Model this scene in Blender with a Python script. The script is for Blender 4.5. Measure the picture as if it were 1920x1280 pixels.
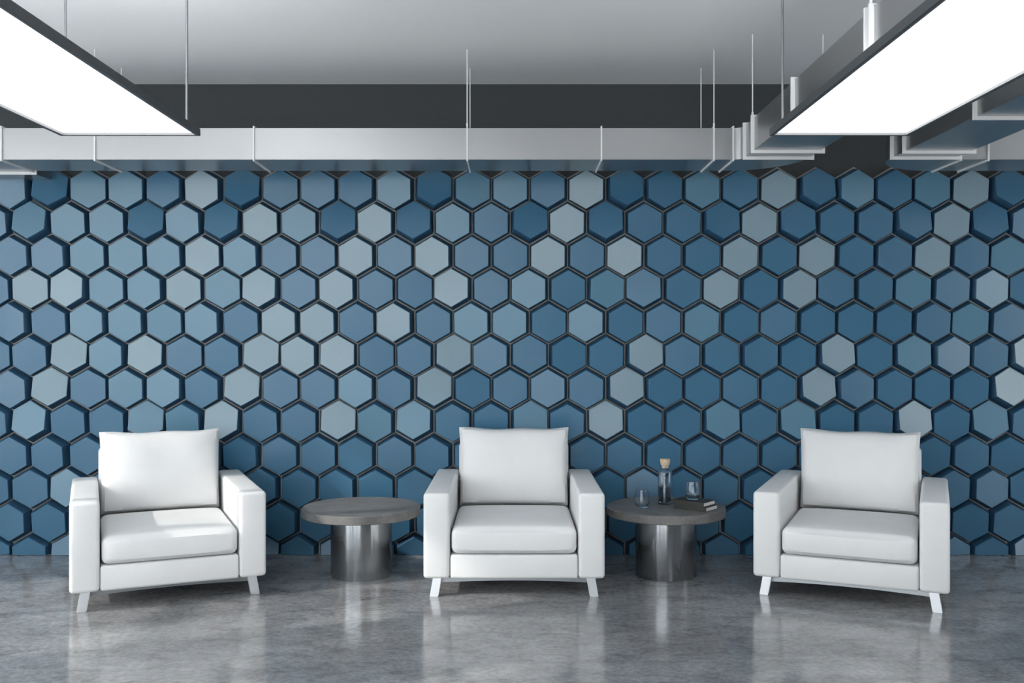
import bpy, bmesh, math, random
from mathutils import Vector, Matrix, Euler

random.seed(7)
for o in list(bpy.data.objects):
    bpy.data.objects.remove(o)
scene = bpy.context.scene
C = scene.collection
PI = math.pi

# ------------------------------------------------------------------ camera, world, light, exposure
F, CX, CY, H = 1800.0, 960.0, 640.0, 1.35          # focal length and centre in pixels of 1920x1280, eye height
cam = bpy.data.cameras.new('camera')
cam.sensor_width = 36.0
cam.lens = F / 1920.0 * 36.0
cam.clip_start = 0.05
cam_o = bpy.data.objects.new('camera', cam)
C.objects.link(cam_o)
cam_o.location = (0, 0, H)
cam_o.rotation_euler = (PI / 2, 0, 0)
scene.camera = cam_o

world = bpy.data.worlds.new('overcast_sky')
scene.world = world
world.use_nodes = True
bg = world.node_tree.nodes['Background']
bg.inputs['Color'].default_value = (0.925, 0.975, 1.0, 1)
bg.inputs['Strength'].default_value = 4.2

sun = bpy.data.lights.new('sun', 'SUN')
sun.energy = 2.4
sun.angle = math.radians(1.2)
sun.color = (1.0, 0.95, 0.88)
sun_o = bpy.data.objects.new('sun', sun)
C.objects.link(sun_o)
sun_o.rotation_euler = Vector((0.85, 0.33, -0.50)).to_track_quat('-Z', 'Y').to_euler()
sun_o.location = (-8, -4, 6)

vs = scene.view_settings
vs.view_transform = 'Standard'
vs.look = 'None'
vs.gamma = 1.0
vs.use_curve_mapping = False
vs.exposure = 0.40


def P(x, y, D):
    """pixel of the photograph at depth D -> point"""
    return Vector(((x - CX) / F * D, D, H - (y - CY) / F * D))


# ------------------------------------------------------------------ materials
def mat(name, color=(0.5, 0.5, 0.5), rough=0.5, metal=0.0, ior=1.5, **kw):
    m = bpy.data.materials.new(name)
    m.use_nodes = True
    b = m.node_tree.nodes['Principled BSDF']
    b.inputs['Base Color'].default_value = (*color, 1)
    b.inputs['Roughness'].default_value = rough
    b.inputs['Metallic'].default_value = metal
    b.inputs['IOR'].default_value = ior
    for k, v in kw.items():
        b.inputs[k].default_value = v
    return m


def noise(m, scale, detail=6.0, rough=0.6, stretch=(1, 1, 1), coord='Object', dist=0.0):
    nt = m.node_tree
    tc = nt.nodes.new('ShaderNodeTexCoord')
    mp = nt.nodes.new('ShaderNodeMapping')
    mp.inputs['Scale'].default_value = stretch
    n = nt.nodes.new('ShaderNodeTexNoise')
    n.inputs['Scale'].default_value = scale
    n.inputs['Detail'].default_value = detail
    n.inputs['Roughness'].default_value = rough
    n.inputs['Distortion'].default_value = dist
    nt.links.new(tc.outputs[coord], mp.inputs['Vector'])
    nt.links.new(mp.outputs['Vector'], n.inputs['Vector'])
    return n.outputs['Fac']


def ramp(m, fac, stops):
    r = m.node_tree.nodes.new('ShaderNodeValToRGB')
    el = r.color_ramp.elements
    while len(el) < len(stops):
        el.new(0.5)
    for e, (p, c) in zip(el, stops):
        e.position = p
        e.color = (*c, 1) if len(c) == 3 else c
    m.node_tree.links.new(fac, r.inputs['Fac'])
    return r.outputs['Color']


def g(v):
    return (v, v, v)


def link(m, out, inp):
    b = m.node_tree.nodes['Principled BSDF']
    m.node_tree.links.new(out, b.inputs[inp])


def bump(m, fac, strength, dist=0.01):
    bm_ = m.node_tree.nodes.new('ShaderNodeBump')
    bm_.inputs['Strength'].default_value = strength
    bm_.inputs['Distance'].default_value = dist
    m.node_tree.links.new(fac, bm_.inputs['Height'])
    link(m, bm_.outputs['Normal'], 'Normal')


def mixc(m, a, b, fac=0.5, mode='MULTIPLY'):
    n = m.node_tree.nodes.new('ShaderNodeMix')
    n.data_type = 'RGBA'
    n.blend_type = mode
    n.inputs[0].default_value = fac
    m.node_tree.links.new(a, n.inputs[6])
    m.node_tree.links.new(b, n.inputs[7])
    return n.outputs[2]


M = {}
def tile_mat(name, c):
    m_ = mat(name, c, 0.34, 0.0, 1.62)
    n_ = noise(m_, 260, 3)
    link(m_, ramp(m_, n_, [(0.3, tuple(v * 0.93 for v in c)), (0.7, tuple(v * 1.07 for v in c))]), 'Base Color')
    bump(m_, n_, 0.05, 0.002)
    return m_


M['tile'] = tile_mat('blue_satin_tile', (0.041, 0.140, 0.238))
M['tile_side_shade'] = tile_mat('shaded_tile_side', (0.022, 0.068, 0.128))  # darker copy of the tile colour, shade painted onto the sides
M['tile_refl_soft'] = tile_mat('blue_tile_soft_reflection', (0.085, 0.200, 0.288))  # tile blue with a soft reflection put into the colour
M['tile_refl_strong'] = tile_mat('blue_tile_strong_reflection', (0.200, 0.295, 0.350))  # tile blue with a strong reflection put into the colour
M['grout'] = mat('grey_grout', (0.30, 0.30, 0.29), 0.8)
M['dark_wall'] = mat('charcoal_plaster', (0.045, 0.050, 0.052), 0.75)
n1 = noise(M['dark_wall'], 90, 6)
link(M['dark_wall'], ramp(M['dark_wall'], n1, [(0.3, (0.040, 0.045, 0.047)), (0.7, (0.052, 0.056, 0.058))]), 'Base Color')
bump(M['dark_wall'], n1, 0.1, 0.002)
M['wall'] = mat('light_grey_plaster', (0.66, 0.66, 0.66), 0.85)
link(M['wall'], ramp(M['wall'], noise(M['wall'], 12), [(0.3, g(0.63)), (0.7, g(0.69))]), 'Base Color')
M['grey_wall'] = mat('mid_grey_plaster', (0.2, 0.2, 0.2), 0.85)
link(M['grey_wall'], ramp(M['grey_wall'], noise(M['grey_wall'], 12), [(0.3, g(0.27)), (0.7, g(0.32))]), 'Base Color')
M['ceiling'] = mat('pale_grey_ceiling', (0.62, 0.625, 0.63), 0.85)
n1 = noise(M['ceiling'], 120, 4)
link(M['ceiling'], ramp(M['ceiling'], n1, [(0.3, (0.88, 0.885, 0.89)), (0.7, (0.91, 0.915, 0.92))]), 'Base Color')

M['floor'] = mat('polished_concrete', (0.2, 0.2, 0.2), 0.2, 0.0, 1.65)
m = M['floor']
big = noise(m, 0.9, 6, 0.62, dist=0.4)
mid = noise(m, 5.0, 8, 0.7, (1, 1.6, 1), dist=0.6)
fine = noise(m, 38.0, 6, 0.7)
c1 = ramp(m, big, [(0.30, (0.20, 0.203, 0.212)), (0.70, (0.44, 0.44, 0.445))])
c2 = ramp(m, mid, [(0.34, g(0.52)), (0.50, g(0.84)), (0.66, g(1.0))])
c3 = ramp(m, fine, [(0.36, g(0.58)), (0.58, g(1.0))])
link(m, mixc(m, mixc(m, c1, c2, 1.0), c3, 0.8), 'Base Color')
link(m, ramp(m, mid, [(0.30, g(0.22)), (0.55, g(0.12)), (0.75, g(0.08))]), 'Roughness')
bump(m, mid, 0.03, 0.01)

M['leather'] = mat('white_leather', (0.80, 0.80, 0.80), 0.48, 0.0, 1.45)
n1 = noise(M['leather'], 420, 3)
bump(M['leather'], n1, 0.04, 0.001)
link(M['leather'], ramp(M['leather'], noise(M['leather'], 7), [(0.3, g(0.74)), (0.7, g(0.77))]), 'Base Color')
M['chrome'] = mat('satin_chrome', (0.78, 0.80, 0.83), 0.34, 0.6)
link(M['chrome'], ramp(M['chrome'], noise(M['chrome'], 40, stretch=(1, 1, 0.05)), [(0.3, g(0.33)), (0.7, g(0.36))]), 'Roughness')
M['rail'] = mat('grey_steel_rail', (0.36, 0.38, 0.40), 0.38, 1.0)
M['steel'] = mat('brushed_steel', (0.42, 0.44, 0.46), 0.25, 1.0)
n1 = noise(M['steel'], 4, 2, 0.5, (1, 1, 6))
link(M['steel'], ramp(M['steel'], n1, [(0.3, g(0.20)), (0.7, g(0.24))]), 'Roughness')
m = M['steel']
tg = m.node_tree.nodes.new('ShaderNodeTangent')
tg.direction_type = 'RADIAL'
tg.axis = 'Z'
link(m, tg.outputs['Tangent'], 'Tangent')
m.node_tree.nodes['Principled BSDF'].inputs['Anisotropic'].default_value = 0.85
m.node_tree.nodes['Principled BSDF'].inputs['Anisotropic Rotation'].default_value = 0.25
M['duct'] = mat('galvanised_duct', (0.41, 0.413, 0.417), 0.32, 0.92, 1.6)
n1 = noise(M['duct'], 2.5, 2, 0.5)
link(M['duct'], ramp(M['duct'], n1, [(0.3, g(0.29)), (0.7, g(0.31))]), 'Roughness')
M['bracket'] = mat('white_bracket', (0.78, 0.78, 0.78), 0.4)
link(M['bracket'], ramp(M['bracket'], noise(M['bracket'], 30), [(0.3, g(0.36)), (0.7, g(0.44))]), 'Roughness')
M['lamp_frame'] = mat('dark_lamp_frame', (0.055, 0.060, 0.065), 0.42)
link(M['lamp_frame'], ramp(M['lamp_frame'], noise(M['lamp_frame'], 60), [(0.3, g(0.38)), (0.7, g(0.47))]), 'Roughness')
M['trim'] = mat('grey_lamp_trim', (0.26, 0.26, 0.265), 0.5)
M['rod'] = mat('grey_lamp_rod', (0.30, 0.31, 0.32), 0.35, 1.0)
M['diffuser'] = mat('lit_lamp_diffuser', (0.9, 0.9, 0.9), 0.5)
b = M['diffuser'].node_tree.nodes['Principled BSDF']
b.inputs['Emission Color'].default_value = (0.97, 0.985, 1.0, 1)
b.inputs['Emission Strength'].default_value = 2.2
M['ceiling_fill'] = mat('added_ceiling_fill', (0.9, 0.9, 0.9), 0.5)  # added glow on top of the lamps to brighten the ceiling
b = M['ceiling_fill'].node_tree.nodes['Principled BSDF']
b.inputs['Emission Color'].default_value = (0.97, 0.985, 1.0, 1)
b.inputs['Emission Strength'].default_value = 5.0
M['tabletop'] = mat('grey_stone_top', (0.16, 0.155, 0.15), 0.42)
m = M['tabletop']
n1 = noise(m, 9, 8, 0.72, dist=0.7)
n2 = noise(m, 70, 5, 0.7)
link(m, mixc(m, ramp(m, n1, [(0.3, (0.115, 0.113, 0.115)), (0.7, (0.235, 0.225, 0.215))]),
             ramp(m, n2, [(0.3, g(0.72)), (0.65, g(1.0))]), 0.9), 'Base Color')
bump(m, n2, 0.06, 0.002)
M['book_cover'] = mat('black_book_cloth', (0.030, 0.030, 0.028), 0.6)
bump(M['book_cover'], noise(M['book_cover'], 900, 2), 0.15, 0.0005)
M['pages'] = mat('white_pages', (0.78, 0.77, 0.74), 0.8)
link(M['pages'], ramp(M['pages'], noise(M['pages'], 60, stretch=(1, 1, 40)), [(0.3, g(0.82)), (0.7, g(0.90))]), 'Base Color')
M['cork'] = mat('pale_cork', (0.62, 0.47, 0.33), 0.8)
link(M['cork'], ramp(M['cork'], noise(M['cork'], 160), [(0.35, (0.42, 0.28, 0.17)), (0.5, (0.66, 0.51, 0.37))]), 'Base Color')
M['glass'] = mat('clear_glass', (0.92, 0.96, 0.98), 0.0, 0.0, 1.45, **{'Transmission Weight': 1.0})
M['smoke_glass'] = mat('blue_tinted_glass', (0.86, 0.93, 0.98), 0.0, 0.0, 1.45, **{'Transmission Weight': 1.0})
M['liquid'] = mat('dark_blue_drink', (0.16, 0.20, 0.25), 0.0, 0.0, 1.33, **{'Transmission Weight': 1.0})
M['window_frame'] = mat('dark_window_frame', (0.05, 0.053, 0.056), 0.45, 0.3)
m = bpy.data.materials.new('window_pane_glass')
m.use_nodes = True
nt = m.node_tree
nt.nodes.clear()
out = nt.nodes.new('ShaderNodeOutputMaterial')
mx = nt.nodes.new('ShaderNodeMixShader')
tr = nt.nodes.new('ShaderNodeBsdfTransparent')
gl = nt.nodes.new('ShaderNodeBsdfGlossy')
gl.inputs['Roughness'].default_value = 0.02
mx.inputs[0].default_value = 0.05
nt.links.new(tr.outputs[0], mx.inputs[1])
nt.links.new(gl.outputs[0], mx.inputs[2])
nt.links.new(mx.outputs[0], out.inputs['Surface'])
M['pane'] = m


# ------------------------------------------------------------------ builders
def obj(name, me, m, parent=None, smooth=False, loc=None):
    if isinstance(me, bmesh.types.BMesh):
        bm_, me = me, bpy.data.meshes.new(name)
        bm_.normal_update()
        bm_.to_mesh(me)
        bm_.free()
    if smooth:
        me.shade_smooth()
    if smooth is not None:
        me.set_sharp_from_angle(angle=math.radians(38))
    if m is not None and not me.materials:
        me.materials.append(m)
    o = bpy.data.objects.new(name, me)
    C.objects.link(o)
    if parent is not None:
        o.parent = parent
    if loc is not None:
        o.location = loc
    return o


def tag(o, label=None, cat=None, group=None, kind=None):
    for k, v in (('label', label), ('category', cat), ('group', group), ('kind', kind)):
        if v:
            o[k] = v
    return o


def thing(name, label, cat, loc=(0, 0, 0), rz=0.0, group=None):
    o = bpy.data.objects.new(name, None)
    C.objects.link(o)
    o.empty_display_size = 0.1
    o.location = loc
    o.rotation_euler = (0, 0, rz)
    return tag(o, label, cat, group)


def box(bm_, x0, x1, y0, y1, z0, z1):
    v = [bm_.verts.new((x, y, z)) for z in (z0, z1) for y in (y0, y1) for x in (x0, x1)]
    for f in ((0, 2, 3, 1), (4, 5, 7, 6), (0, 1, 5, 4), (2, 6, 7, 3), (0, 4, 6, 2), (1, 3, 7, 5)):
        bm_.faces.new([v[i] for i in f])
    return v


def boxes(*bs):
    bm_ = bmesh.new()
    for b_ in bs:
        box(bm_, *b_)
    return bm_


def bbox(b_, r, seg=3):
    """rounded box"""
    bm_ = boxes(b_)
    bmesh.ops.bevel(bm_, geom=bm_.edges[:], offset=r, segments=seg, profile=0.5, affect='EDGES')
    for f in bm_.faces:
        f.smooth = True
    return bm_


def cyl(bm_, p0, p1, r, n=10, cap=True):
    p0, p1 = Vector(p0), Vector(p1)
    d = (p1 - p0).normalized()
    a = d.orthogonal().normalized()
    b_ = d.cross(a)
    rings = []
    for p in (p0, p1):
        rings.append([bm_.verts.new(p + r * (math.cos(2 * PI * i / n) * a + math.sin(2 * PI * i / n) * b_)) for i in range(n)])
    for i in range(n):
        f = bm_.faces.new((rings[0][i], rings[0][(i + 1) % n], rings[1][(i + 1) % n], rings[1][i]))
        f.smooth = True
    if cap:
        bm_.faces.new(rings[0][::-1])
        bm_.faces.new(rings[1])


def lathe(prof, n=48, closed=False, rib=None):
    """prof: list of (r, z); r=0 makes a pole. rib(i, r, z) -> r"""
    bm_ = bmesh.new()
    rings = []
    for r, z in prof:
        if r < 1e-6:
            rings.append([bm_.verts.new((0, 0, z))])
        else:
            rings.append([bm_.verts.new(((rib(i, r, z) if rib else r) * math.cos(2 * PI * i / n),
                                         (rib(i, r, z) if rib else r) * math.sin(2 * PI * i / n), z)) for i in range(n)])
    if closed:
        rings.append(rings[0])
    for a, b_ in zip(rings, rings[1:]):
        for i in range(n):
            j = (i + 1) % n
            if len(a) == 1 and len(b_) == 1:
                continue
            if len(a) == 1:
                f = bm_.faces.new((a[0], b_[j], b_[i]))
            elif len(b_) == 1:
                f = bm_.faces.new((a[i], a[j], b_[0]))
            else:
                f = bm_.faces.new((a[i], a[j], b_[j], b_[i]))
            f.smooth = True
    return bm_


# ------------------------------------------------------------------ the room
DW = 6.125                      # the tiled wall
ZC = H + 482.0 / F * DW         # ceiling height, about 2.99 m
XL, XR, YB = -4.7, 5.6, -3.6    # left wall, right wall, wall behind the viewer

fl = tag(obj('floor', boxes((XL - 0.2, XR + 0.2, YB - 0.2, DW + 0.2, -0.12, 0.0)), M['floor']), kind='structure')
ce = tag(obj('ceiling', boxes((XL - 0.2, XR + 0.2, YB - 0.2, DW + 0.2, ZC, ZC + 0.15)), M['ceiling']), kind='structure')
wall_back = tag(obj('wall_back', boxes((XL - 0.2, XR + 0.2, DW, DW + 0.2, 0.0, ZC)), M['dark_wall']), kind='structure')


def wall_with_windows(name, axis, at, t, lo, hi, opens, z0, z1, m='wall'):
    """a wall along an axis with rectangular openings [(a, b)] between z0 and z1"""
    bm_ = bmesh.new()

    def put(a, b_, za, zb):
        if b_ - a < 1e-4 or zb - za < 1e-4:
            return
        if axis == 'x':
            box(bm_, a, b_, min(at, at + t), max(at, at + t), za, zb)
        else:
            box(bm_, min(at, at + t), max(at, at + t), a, b_, za, zb)
    p = lo
    for a, b_ in opens:
        put(p, a, 0, ZC)
        put(a, b_, 0, z0)
        put(a, b_, z1, ZC)
        p = b_
    put(p, hi, 0, ZC)
    return tag(obj(name, bm_, M[m]), kind='structure')


def window(n, axis, at, t, a, b_, z0, z1, cols, rows=(0.62,)):
    """frame bars round and across an opening, one pane per field"""
    d = at + t * 0.5
    w = 0.055

    def bar(a0, a1, za, zb, th=0.035):
        return (a0, a1, d - th, d + th, za, zb) if axis == 'x' else (d - th, d + th, a0, a1, za, zb)
    xs = [a + (b_ - a) * i / cols for i in range(cols + 1)]
    zs = [z0] + [z0 + (z1 - z0) * r for r in rows] + [z1]
    root = tag(obj('window_%d' % n, boxes(bar(a, a + w, z0, z1), bar(b_ - w, b_, z0, z1),
                                          bar(a + w, b_ - w, z0, z0 + w), bar(a + w, b_ - w, z1 - w, z1)), M['window_frame']), kind='structure')
    for x in xs[1:-1]:
        obj('mullion', boxes(bar(x - w / 2, x + w / 2, z0 + w, z1 - w)), M['window_frame'], root)
    for z in zs[1:-1]:
        for i in range(cols):
            obj('transom', boxes(bar(xs[i] + w, xs[i + 1] - w, z - w / 2, z + w / 2)), M['window_frame'], root)
    for i in range(cols):
        for j in range(len(zs) - 1):
            obj('pane', boxes(bar(xs[i] + w / 2, xs[i + 1] - w / 2, zs[j] + w / 2, zs[j + 1] - w / 2, 0.004)), M['pane'], root)
    return root


BACK_OPEN = [(-4.4, -2.35), (-2.05, 0.0)]
LEFT_OPEN = [(-3.2, -0.7), (-0.3, 2.2), (3.0, 4.7)]
RIGHT_OPEN = [(1.9, 4.2)]
WZ0, WZ1 = 0.06, 2.94
wall_with_windows('wall_front', 'x', YB, -0.2, XL - 0.2, XR + 0.2, BACK_OPEN, WZ0, WZ1, 'grey_wall')
wall_with_windows('wall_left', 'y', XL, -0.2, YB, DW, LEFT_OPEN, WZ0, WZ1)
wall_with_windows('wall_right', 'y', XR, 0.2, YB, DW, RIGHT_OPEN, WZ0, WZ1, 'grey_wall')
wn = 1
for a_, b_ in BACK_OPEN:
    window(wn, 'x', YB, -0.2, a_, b_, WZ0, WZ1, 2)
    wn += 1
for a_, b_ in LEFT_OPEN:
    window(wn, 'y', XL, -0.2, a_, b_, WZ0, WZ1, 2)
    wn += 1
for a_, b_ in RIGHT_OPEN:
    window(wn, 'y', XR, 0.2, a_, b_, WZ0, WZ1, 2)
    wn += 1

# ------------------------------------------------------------------ hexagon tiles on the wall
PX = DW / F                       # metres per pixel on the wall
PITCH = 71.5 * PX                 # flat to flat
ROWH = 61.92 * PX
RB, RF = PITCH / 2 - 0.0045, 0.1065   # inradius at the wall and at the face
TH = 0.058                        # mean thickness
UNIT = math.radians(11.0)          # tilt of one unit in the table below
# five by six tiles that repeat over the wall: (sideways tilt, upward tilt)
TILT = [
    [(-.5, -.5), (.6, 1.), (.6, -.2), (0, -.3), (-.5, 0)],
    [(-.3, 1.), (0, -.6), (.1, -.5), (.6, 1.), (-.5, -.7)],
    [(-.1, -.4), (-.7, -.6), (0, -.4), (.1, -.4), (-.4, -.6)],
    [(.5, -.3), (-.7, .3), (0, -.3), (-.5, -.4), (.2, -.5)],
    [(-.8, -.4), (0, -.6), (-.5, -.4), (-.4, -.5), (.1, -.6)],
    [(0, -.6), (.6, .8), (-.5, -.3), (.1, .4), (.6, -.3)],
]


def hexring(r, tf):
    R = r / math.cos(PI / 6)
    return [tf(R * math.sin(PI / 3 * i), R * math.cos(PI / 3 * i)) for i in range(6)]


def tile_bm(tx, tz, half=False):
    a, e = tx * UNIT, tz * UNIT
    # face plane: centre shifted with the tilt, thickness falling off to the tilted side
    ox, oz = TH * math.sin(a) * 1.15, TH * math.sin(e) * 1.15

    def face(dep):
        def tf(x, z):
            # normal leans to +x for a>0 and up for e>0: that side lies lower
            y = -(TH + dep) + x * math.tan(a) + z * math.tan(e)
            return (x + ox, y, z + oz)
        return tf
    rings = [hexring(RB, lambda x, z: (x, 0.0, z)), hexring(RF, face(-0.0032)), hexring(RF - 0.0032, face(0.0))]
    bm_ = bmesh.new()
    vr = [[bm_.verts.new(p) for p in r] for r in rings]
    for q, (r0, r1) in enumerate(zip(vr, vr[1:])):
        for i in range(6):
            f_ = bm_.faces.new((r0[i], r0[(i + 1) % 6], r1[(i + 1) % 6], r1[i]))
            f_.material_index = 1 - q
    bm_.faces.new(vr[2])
    if half:
        bmesh.ops.bisect_plane(bm_, geom=bm_.verts[:] + bm_.edges[:] + bm_.faces[:], plane_co=(0, 0, 0.002),
                               plane_no=(0, 0, 1), clear_inner=True)
    bmesh.ops.recalc_face_normals(bm_, faces=bm_.faces[:])
    return bm_


tile_mesh = {}
for r in range(6):
    for c in range(5):
        for half in ((False, True) if r == 5 else (False,)):
            me = bpy.data.meshes.new('hex_tile')
            bm_ = tile_bm(*TILT[r][c], half)
            bm_.normal_update()
            # the face must look out of the wall (-y)
            f = max(bm_.faces, key=lambda q: q.calc_area())
            if f.normal.y > 0:
                bmesh.ops.reverse_faces(bm_, faces=bm_.faces[:])
            bm_.to_mesh(me)
            bm_.free()
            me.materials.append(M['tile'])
            me.materials.append(M['tile_side_shade'])
            tile_mesh[(r, c, half)] = me

# which tiles stand free in the photograph (the rest are behind the armchairs or outside the frame)
SIL = [[(180, 818), (410, 812), (412, 876), (450, 876), (498, 920), (498, 1080), (127, 1117), (127, 892), (178, 888)],
       [(858, 808), (1067, 808), (1067, 876), (1105, 876), (1135, 920), (1135, 1088), (793, 1088), (793, 920), (822, 876), (858, 876)],
       [(1500, 811), (1730, 820), (1733, 890), (1780, 892), (1785, 1118), (1412, 1080), (1412, 922), (1465, 876), (1500, 876)],
       [(564, 945), (620, 931), (730, 931), (788, 945), (788, 975), (734, 985), (734, 1090), (619, 1090), (619, 985), (564, 975)],
       [(1138, 945), (1195, 931), (1305, 931), (1363, 945), (1363, 975), (1307, 985), (1307, 1090), (1192, 1090), (1192, 985), (1138, 975)]]


def inside(p, poly):
    s = False
    for (x0, y0), (x1, y1) in zip(poly, poly[1:] + poly[:1]):
        if (y0 > p[1]) != (y1 > p[1]) and p[0] < (x1 - x0) * (p[1] - y0) / (y1 - y0) + x0:
            s = not s
    return s


# reflected light painted into the tile colours, read off the photograph row by row (column centre in pixels): strong, soft; the others plain blue
REFL_STRONG = {1: (385, 1100, 1458, 1815), 2: (492, 706, 1064, 1422, 1780), 3: (384, 670, 814, 1028, 1172, 1386, 1530, 1744),
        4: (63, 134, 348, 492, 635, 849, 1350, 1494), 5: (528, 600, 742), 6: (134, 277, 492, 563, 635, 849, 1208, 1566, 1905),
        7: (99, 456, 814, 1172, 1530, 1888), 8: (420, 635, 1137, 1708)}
REFL_SOFT = {1: (170, 242, 742, 885, 957, 1315, 1600, 1744), 2: (63, 134, 206, 349, 849, 563), 3: (170, 242, 313, 456, 1887),
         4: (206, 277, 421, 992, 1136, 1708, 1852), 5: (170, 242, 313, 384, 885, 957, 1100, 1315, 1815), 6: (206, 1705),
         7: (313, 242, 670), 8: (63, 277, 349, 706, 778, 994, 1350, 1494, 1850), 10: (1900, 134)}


def reflection_paint(row, xc):
    for tab, nm in ((REFL_STRONG, 'tile_refl_strong'), (REFL_SOFT, 'tile_refl_soft')):
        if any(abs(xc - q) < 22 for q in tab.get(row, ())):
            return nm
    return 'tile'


cells = []
for row in range(1, 13):
    yc = 417.6 + 61.92 * (row - 2)
    for k in range(-9, 37):
        xc = (27.25 if row % 2 else -8.5) + 71.5 * k
        if row % 2:
            col = (k - 10) % 5
        else:
            col = (k - 11) % 5
        X = (xc - CX) * PX
        if not (XL + 0.14 < X < XR - 0.14):
            continue
        vis = 0
        for i in range(7):
            for j in range(7):
                q = (xc - 31 + i * 10.3, yc - 34 + j * 11.3)
                if 0 <= q[0] < 1920 and 321 < q[1] < 1040 and not any(inside(q, s) for s in SIL):
                    vis += 1
        cells.append((vis, row, col, X, H - (yc - CY) * PX, reflection_paint(row, xc)))
cells.sort(key=lambda q: -q[0])
rest = bmesh.new()
for idx, (vis, row, col, X, Z, refl) in enumerate(cells):
    me = tile_mesh[((row - 1) % 6, col, row == 12)]
    if row == 12:
        Z = 0.0
    if idx < 299 and vis > 0:
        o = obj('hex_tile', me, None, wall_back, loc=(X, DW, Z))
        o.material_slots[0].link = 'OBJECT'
        o.material_slots[0].material = M[refl]
    else:
        n0 = len(rest.verts)
        rest.from_mesh(me)
        rest.verts.ensure_lookup_table()
        for v in rest.verts[n0:]:
            v.co += Vector((X, DW, Z))
fo = tag(obj('hex_tile_field', rest, M['tile'], wall_back), kind='stuff')
fo.data.materials.append(M['tile_side_shade'])

gb = bmesh.new()
done = set()
for vis, row, col, X, Z, refl in cells:
    R = PITCH / 2 / math.cos(PI / 6)
    pts = [Vector((X + R * math.sin(PI / 3 * i), 0, Z + R * math.cos(PI / 3 * i))) for i in range(6)]
    for i in range(6):
        p, q = pts[i], pts[(i + 1) % 6]
        mid_ = (p + q) / 2
        key = (round(mid_.x * 200), round(mid_.z * 200))
        if key in done or max(p.z, q.z) < 0.01:
            continue
        done.add(key)
        if min(p.z, q.z) < 0.0:
            lo, hi = (p, q) if p.z < q.z else (q, p)
            lo = lo + (hi - lo) * ((0.0 - lo.z) / (hi.z - lo.z))
            p, q = lo, hi
        d = (q - p).normalized()
        nrm = Vector((-d.z, 0, d.x)) * 0.0042
        vsx = []
        for yy in (DW - 0.004, DW):
            for s in (p + nrm, q + nrm, q - nrm, p - nrm):
                vsx.append(gb.verts.new((s.x, yy, s.z)))
        for f in ((0, 1, 2, 3), (0, 4, 5, 1), (2, 6, 7, 3), (1, 5, 6, 2), (3, 7, 4, 0)):
            gb.faces.new([vsx[i] for i in f])
bmesh.ops.recalc_face_normals(gb, faces=gb.faces[:])
tag(obj('grout', gb, M['grout'], wall_back), kind='stuff')

# ------------------------------------------------------------------ air ducts
ZD0, ZD1 = H + 1.023, H + 1.200     # duct underside and top
YF, YK = 5.40, 5.76                 # wall run: front and back
HB = 0.0085                         # bracket bar half width
RI = 0.045                          # inner elbow radius


def sweep(left, right):
    """closed rectangular tube along matching left and right plan outlines"""
    bm_ = bmesh.new()
    n = len(left)
    ring = []
    for (xl, yl), (xr, yr) in zip(left, right):
        ring.append([bm_.verts.new(p) for p in ((xl, yl, ZD0), (xr, yr, ZD0), (xr, yr, ZD1), (xl, yl, ZD1))])
    for a, b_ in zip(ring, ring[1:]):
        for i in range(4):
            bm_.faces.new((a[i], a[(i + 1) % 4], b_[(i + 1) % 4], b_[i]))
    bm_.faces.new(ring[0][::-1])
    bm_.faces.new(ring[-1])
    bmesh.ops.recalc_face_normals(bm_, faces=bm_.faces[:])
    return bm_


def arc(cx, cy, r, a0, a1, n=12):
    return [(cx + r * math.cos(math.radians(a0 + (a1 - a0) * i / n)), cy + r * math.sin(math.radians(a0 + (a1 - a0) * i / n))) for i in range(n + 1)]


def straight(parent, x0, x1, y0, y1):
    bm_ = boxes((x0, x1, y0, y1, ZD0, ZD1))
    bmesh.ops.bevel(bm_, geom=bm_.edges[:], offset=0.0025, segments=2, affect='EDGES')
    return obj('duct_section', bm_, M['duct'], parent)


def bracket(parent, axis, at, lo, hi, rods=False, name='flange', e=HB):
    """U of square bars round the duct across its run (axis = direction the duct runs in), open above when it hangs"""
    zb, zt = ZD0 - 2 * e, ZD1 + 0.010
    parts = []
    a, b_ = lo - 2 * e, hi + 2 * e
    segs = [(a, a + 2 * e, zb, zt), (b_ - 2 * e, b_, zb, zt), (a + 2 * e, b_ - 2 * e, zb, zb + 2 * e),
            (a + 2 * e, b_ - 2 * e, zt - 0.008, zt)]
    bm_ = bmesh.new()
    w = e * 0.8
    for s0, s1, z0, z1 in segs:
        if axis == 'x':
            box(bm_, at - w, at + w, s0, s1, z0, z1)
        else:
            box(bm_, s0, s1, at - w, at + w, z0, z1)
    o = obj(name, bm_, M['bracket'], parent)
    if rods:
        for s in (a + e, b_ - e):
            rb = bmesh.new()
            p = (at, s) if axis == 'x' else (s, at)
            cyl(rb, (p[0], p[1], zt), (p[0], p[1], ZC), 0.0032, 8)
            cyl(rb, (p[0], p[1], zt), (p[0], p[1], zt + 0.016), 0.0055, 8)
            obj('rod', rb, M['bracket'], o)
    return o


# long duct: out of the wall at the left, along the wall, then towards the viewer
AX0, AX1 = 1.295, 1.655
JA = AX0 - RI                              # end of the wall run
CXA = -2.87                                # start of the elbow into the wall
da = thing('air_duct', 'long silver air duct along the tiled wall turning forward between the lamps', 'air duct', (0, 0, ZD0))
da.location = (0, 0, 0)
for x0, x1 in ((CXA, -1.452), (-1.452, 0.503), (0.503, JA)):
    straight(da, x0 + 0.0008, x1 - 0.0008, YF, YK)
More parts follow.
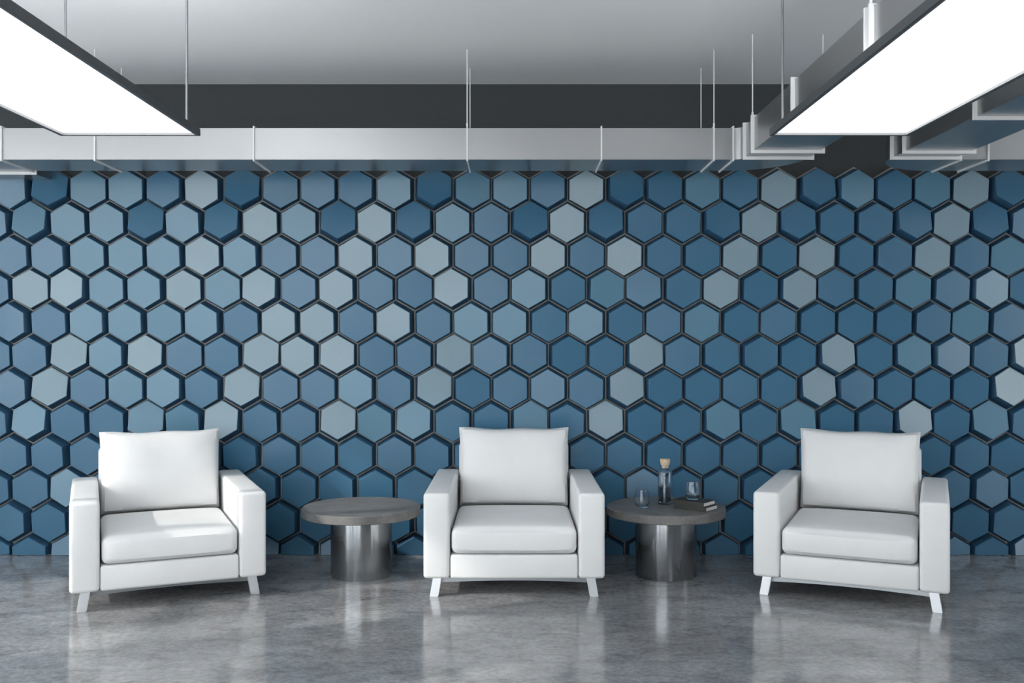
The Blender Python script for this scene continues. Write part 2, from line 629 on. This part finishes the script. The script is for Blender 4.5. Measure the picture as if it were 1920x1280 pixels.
# elbow towards the viewer: centre (JA, YF - RI)
obj('elbow', sweep(arc(JA, YF - RI, RI, 90, 0), arc(JA, YF - RI, RI + YK - YF, 90, 0)), M['duct'], da)
yj = YF - RI
for y0, y1 in ((4.40, yj), (3.485, 4.40), (1.6, 3.485), (-1.0, 1.6), (-3.59, -1.0)):
    straight(da, AX0, AX0 + RI + YK - YF - RI - 0.0, y0 + 0.0008, y1 - 0.0008)
# elbow into the wall at the left end: centre (CXA, YK + RI)
obj('elbow', sweep(arc(CXA, YK + RI, RI, 270, 180), arc(CXA, YK + RI, RI + YK - YF, 270, 180)), M['duct'], da)
straight(da, CXA - RI - (YK - YF), CXA - RI, YK + RI, DW)
for x in (CXA, -1.452, 0.503, JA - 0.006):
    bracket(da, 'x', x, YF, YK, e=0.0048)
for x in (-2.345, -0.252, 1.135):
    bracket(da, 'x', x, YF, YK, True, 'hanger', 0.0048)
AXR = AX0 + (YK - YF)
bracket(da, 'y', YK + RI - 0.012, CXA - RI - (YK - YF), CXA - RI + 0.03)
for y in (yj - 0.040, 4.40, 3.485, 1.6, -1.0):
    bracket(da, 'y', y, AX0, AXR)
for y in (5.134, 3.44, 2.0, 0.2, -2.0):
    bracket(da, 'y', y, AX0, AXR, True, 'hanger')

# short duct: from the right along the wall, then towards the viewer
BX0 = 2.112
BX1 = BX0 + (YK - YF)
JB = BX1 + RI
db = thing('air_duct', 'silver air duct coming from the right side and turning forward behind the right lamp', 'air duct')
straight(db, JB + 0.0008, 4.2, YF, YK)
straight(db, 4.2016, XR - 0.01, YF, YK)
obj('elbow', sweep(arc(JB, YF - RI, RI, 90, 180), arc(JB, YF - RI, RI + YK - YF, 90, 180)), M['duct'], db)
for y0, y1 in ((4.363, yj), (3.40, 4.363), (1.6, 3.40), (-1.0, 1.6), (-3.59, -1.0)):
    straight(db, BX0, BX1, y0 + 0.0008, y1 - 0.0008)
for x in (JB + 0.006, 2.678, 4.2):
    bracket(db, 'x', x, YF, YK, e=0.0048)
for y in (yj - 0.040, 4.363, 3.40, 1.6, -1.0):
    bracket(db, 'y', y, BX0, BX1)
for y in (5.15, 3.0, 0.2, -2.0):
    bracket(db, 'y', y, BX0, BX1, True, 'hanger')

# ------------------------------------------------------------------ pendant panel lamps
ZLB = H + 0.888


def panel_lamp(label, x0, x1, y0, y1, rod_x):
    t = thing('panel_lamp', label, 'lamp', ((x0 + x1) / 2, (y0 + y1) / 2, ZLB), group='rectangular pendant panel lamps')
    cx, cy = (x0 + x1) / 2, (y0 + y1) / 2
    hx, hy = (x1 - x0) / 2, (y1 - y0) / 2
    w, hgt = 0.012, 0.030
    obj('frame', boxes((-hx, -hx + w, -hy, hy, 0, hgt), (hx - w, hx, -hy, hy, 0, hgt), (-hx + w, hx - w, -hy, -hy + w, 0, hgt),
                       (-hx + w, hx - w, hy - w, hy, 0, hgt), (-hx + w, hx - w, -hy + w, hy - w, hgt - 0.006, hgt)), M['lamp_frame'], t)
    e = 0.006
    obj('trim', boxes((-hx + w, -hx + w + e, -hy + w, hy - w, 0.0005, 0.014), (hx - w - e, hx - w, -hy + w, hy - w, 0.0005, 0.014),
                      (-hx + w + e, hx - w - e, -hy + w, -hy + w + e, 0.0005, 0.014),
                      (-hx + w + e, hx - w - e, hy - w - e, hy - w, 0.0005, 0.014)), M['trim'], t)
    obj('diffuser', boxes((-hx + w + e, hx - w - e, -hy + w + e, hy - w - e, 0.0105, 0.018)), M['diffuser'], t)
    obj('added_glow_panel', boxes((-hx + 0.09, hx - 0.09, -hy + 0.09, hy - 0.09, hgt, hgt + 0.004)), M['ceiling_fill'], t)  # added emitter facing the ceiling, made up for fill light
    for s in (-1, 1):
        for y in (y1 - 0.05, y0 + 0.05):
            rb = bmesh.new()
            cyl(rb, (s * (hx - 0.042), y - cy, hgt), (s * (hx - 0.042), y - cy, ZC - ZLB), 0.0055, 10)
            obj('suspension_rod', rb, M['rod'], t)
    return t


panel_lamp('dark framed white panel lamp hanging above the left armchair', -1.950, -1.347, 1.70, 4.15, 0)
panel_lamp('dark framed white panel lamp hanging on the right below the ducts', 1.113, 1.713, 1.70, 4.15, 0)


# ------------------------------------------------------------------ armchairs
def cushion_back():
    """pillow: pointed corners, puffed middle, slightly wavy top"""
    nx, nz = 28, 22
    hw, hh = 0.331, 0.235
    bm_ = bmesh.new()
    sides = {}
    for s in (-1, 1):
        for i in range(nx + 1):
            for j in range(nz + 1):
                u, v = -1 + 2 * i / nx, -1 + 2 * j / nz
                u = math.copysign(abs(u) ** 0.8, u)
                v = math.copysign(abs(v) ** 0.8, v)
                edge = abs(u) > 0.9999 or abs(v) > 0.9999
                x = hw * u * (1 - 0.020 * (1 - v * v) + 0.012 * v)
                z = hh * v * (1 - 0.035 * (1 - u * u) * (1 if v > 0 else 0.3))
                if v > 0:
                    z += 0.0035 * math.sin(6.5 * u + 0.6) * v ** 4
                puff = max(0.0, (1 - abs(u) ** 3.2) * (1 - abs(v) ** 3.2)) ** 0.42
                y = s * (0.010 + 0.085 * puff)
                y += 0.004 * math.sin(5 * u + 2 * v) * puff
                if edge:
                    if s == 1:
                        sides[(1, i, j)] = sides[(-1, i, j)]
                        continue
                    y = 0.0
                sides[(s, i, j)] = bm_.verts.new((x, y, z))
    for s in (-1, 1):
        for i in range(nx):
            for j in range(nz):
                q = [sides[(s, i, j)], sides[(s, i + 1, j)], sides[(s, i + 1, j + 1)], sides[(s, i, j + 1)]]
                f = bm_.faces.new(q if s == -1 else q[::-1])
                f.smooth = True
    return bm_


def cushion_seat():
    bm_ = bbox((-0.332, 0.332, -0.004, 0.70, 0.226, 0.366), 0.034, 5)
    bmesh.ops.subdivide_edges(bm_, edges=[e for e in bm_.edges if e.calc_length() > 0.3], cuts=14, use_grid_fill=True)
    for v in bm_.verts:
        u, w = v.co.x / 0.332, (v.co.y - 0.348) / 0.352
        k = max(0.0, 1 - u ** 4) * max(0.0, 1 - w ** 4)
        if v.co.z > 0.36:
            v.co.z += 0.022 * k
        if v.co.y < 0.0:
            v.co.y -= 0.010 * max(0.0, 1 - u ** 4)
    for f in bm_.faces:
        f.smooth = True
    return bm_


def leg_bm(s, y0, y1):
    bm_ = bmesh.new()
    xt, xb = s * 0.407, s * 0.424
    w = 0.023
    vv = []
    for z, x in ((0.0, xb), (0.098, xt)):
        for y in (y0, y1):
            for dx in (-w, w):
                vv.append(bm_.verts.new((x + dx, y, z)))
    for f in ((0, 2, 3, 1), (4, 5, 7, 6), (0, 1, 5, 4), (2, 6, 7, 3), (0, 4, 6, 2), (1, 3, 7, 5)):
        bm_.faces.new([vv[i] for i in f])
    bmesh.ops.bevel(bm_, geom=bm_.edges[:], offset=0.003, segments=2, affect='EDGES')
    return bm_


def rail_bm(y0, y1):
    bm_ = bmesh.new()
    n = 16
    ring = []
    for i in range(n + 1):
        x = -0.39 + 0.78 * i / n
        z0 = 0.066 + 0.010 * (1 - (x / 0.39) ** 2)
        ring.append([bm_.verts.new(p) for p in ((x, y0, z0), (x, y1, z0), (x, y1, 0.094), (x, y0, 0.094))])
    for a, b_ in zip(ring, ring[1:]):
        for i in range(4):
            bm_.faces.new((a[i], a[(i + 1) % 4], b_[(i + 1) % 4], b_[i]))
    bm_.faces.new(ring[0][::-1])
    bm_.faces.new(ring[-1])
    bmesh.ops.recalc_face_normals(bm_, faces=bm_.faces[:])
    return bm_


def make_armchair():
    t = thing('armchair', '', 'armchair', group='white armchairs along the tiled wall')
    L = M['leather']
    for s in (-1, 1):
        b_ = (-0.480, -0.3405, 0.0, 0.985, 0.095, 0.549) if s < 0 else (0.3405, 0.480, 0.0, 0.985, 0.095, 0.549)
        obj('armrest', bbox(b_, 0.020, 4), L, t)
    obj('seat_base', bbox((-0.3385, 0.3385, 0.004, 0.90, 0.095, 0.222), 0.014, 3), L, t)
    obj('seat_cushion', cushion_seat(), L, t)
    obj('backrest', bbox((-0.3385, 0.3385, 0.865, 0.983, 0.224, 0.722), 0.022, 4), L, t)
    c = obj('back_cushion', cushion_back(), L, t, loc=(0, 0.775, 0.592))
    c.rotation_euler = (math.radians(-9), 0, 0)
    for s in (-1, 1):
        obj('leg', leg_bm(s, 0.006, 0.052), M['chrome'], t)
        obj('leg', leg_bm(s, 0.90, 0.946), M['chrome'], t)
    for y in (0.050, 0.905):
        obj('rail', rail_bm(y, y + 0.02), M['rail'], t)
    return t


def copy_thing(t):
    r = t.copy()
    C.objects.link(r)
    for ch in list(t.children):
        c_ = ch.copy()
        C.objects.link(c_)
        c_.parent = r
        for gch in ch.children:
            d_ = gch.copy()
            C.objects.link(d_)
            d_.parent = c_
    return r


ch = make_armchair()
spots = [((0.011, 5.070, 0), 0.0, 'white leather armchair facing straight ahead between the two round tables'),
         ((-1.754, 4.947, 0), 0.4158, 'white leather armchair turned inward, left of the empty round table'),
         ((1.7265, 4.940, 0), -0.4158, 'white leather armchair turned inward, right of the table with the bottle')]
for i, (loc, rz, lab) in enumerate(spots):
    o = ch if i == 0 else copy_thing(ch)
    o.location = loc
    o.rotation_euler = (0, 0, rz)
    o['label'] = lab

# ------------------------------------------------------------------ round tables
ZT = 0.397


def round_table(loc, label, rz):
    t = thing('round_table', label, 'table', loc, rz, 'round stone topped side tables')
    R = 0.340
    obj('tabletop', lathe([(0, 0.348), (R - 0.004, 0.348), (R, 0.352), (R, ZT - 0.004), (R - 0.004, ZT), (0, ZT)], 96), M['tabletop'], t)
    r = 0.175
    obj('base', lathe([(0, 0.0), (r - 0.002, 0.0), (r, 0.003), (r, 0.347), (0, 0.347)], 96), M['steel'], t)
    return t


TX, TY = 0.892, 5.566
round_table((-0.8724, 5.560, 0), 'empty round stone top table on a steel drum between two armchairs', 0.4)
round_table((TX, TY, 0), 'round stone top table on a steel drum carrying bottle, glasses and books', 2.1)

# ------------------------------------------------------------------ things on the right table
bp = P(1247, 945.5, 5.63)
t = thing('glass_bottle', 'clear glass bottle with cork stopper, partly filled, on the round table', 'bottle', (bp.x, 5.63, ZT + 0.0005))
ro, ri = 0.042, 0.0385
obj('bottle_body', lathe([(0, 0), (ro - 0.004, 0), (ro, 0.005), (ro, 0.188), (ro - 0.003, 0.196), (0.029, 0.206), (0.025, 0.214), (0.0245, 0.228),
                          (0.0215, 0.228), (0.0215, 0.214), (0.025, 0.203), (ri - 0.002, 0.192), (ri, 0.186), (ri, 0.010), (ri - 0.004, 0.006), (0, 0.006)], 64),
    M['glass'], t)
obj('drink', lathe([(0, 0.0065), (ri - 0.0045, 0.0065), (ri - 0.0005, 0.0105), (ri - 0.0005, 0.102), (0, 0.102)], 64), M['liquid'], t)
obj('cork', lathe([(0, 0.212), (0.0205, 0.212), (0.0212, 0.2283), (0.0245, 0.2285), (0.030, 0.261), (0.028, 0.264), (0, 0.264)], 40), M['cork'], t)


def tumbler(loc, label):
    def rib(i, r, z):
        return r * (1.0 + (0.022 if i % 4 == 0 else -0.012 if i % 4 == 2 else 0.0) * min(1.0, max(0.0, (z - 0.012) * 40)))
    prof = [(0, 0), (0.020, 0), (0.026, 0.003), (0.0365, 0.026), (0.0378, 0.034), (0.0360, 0.055), (0.0290, 0.1045), (0.0283, 0.105),
            (0.0276, 0.1045), (0.0345, 0.055), (0.0362, 0.035), (0.0345, 0.027), (0.024, 0.012), (0, 0.011)]
    prof = [(r_ * 1.13, z_) for r_, z_ in prof]
    o = obj('tumbler', lathe(prof, 64, rib=rib), M['smoke_glass'], loc=loc)
    return tag(o, label, 'glass', 'ribbed glass tumblers')


tumbler(((1203.7 - CX) / F * 5.498, 5.498, ZT + 0.0005), 'small ribbed glass tumbler standing on the stone tabletop left of the bottle')


def book(corner, z, label):
    ex = Vector((0.154, -0.127)).normalized()
    L_, W_, T_ = 0.200, 0.138, 0.0248
    rz = math.atan2(ex.y, ex.x)
    t = thing('book', label, 'book', (corner[0], corner[1], z), rz, 'two stacked black books')
    # corner = near right corner; x runs along the spine to it, y runs back along the page edge
    c = 0.0028
    cover = boxes((-L_, 0, 0, W_, 0, c), (-L_, 0, 0, W_, T_ - c, T_), (-L_, 0, 0, c, c, T_ - c))
    obj('cover', cover, M['book_cover'], t)
    obj('pages', boxes((-L_ + 0.003, -0.003, c, W_ - 0.003, c, T_ - c)), M['pages'], t)
    return t


book((1.083, 5.357), ZT + 0.0005, 'black book lying at the bottom of the pair on the round table')
book((1.071, 5.366), ZT + 0.0258, 'black book on top of the pair, under the glass tumbler')
tumbler((1.031, 5.473, ZT + 0.0512), 'small ribbed glass tumbler standing on top of the stacked black books')
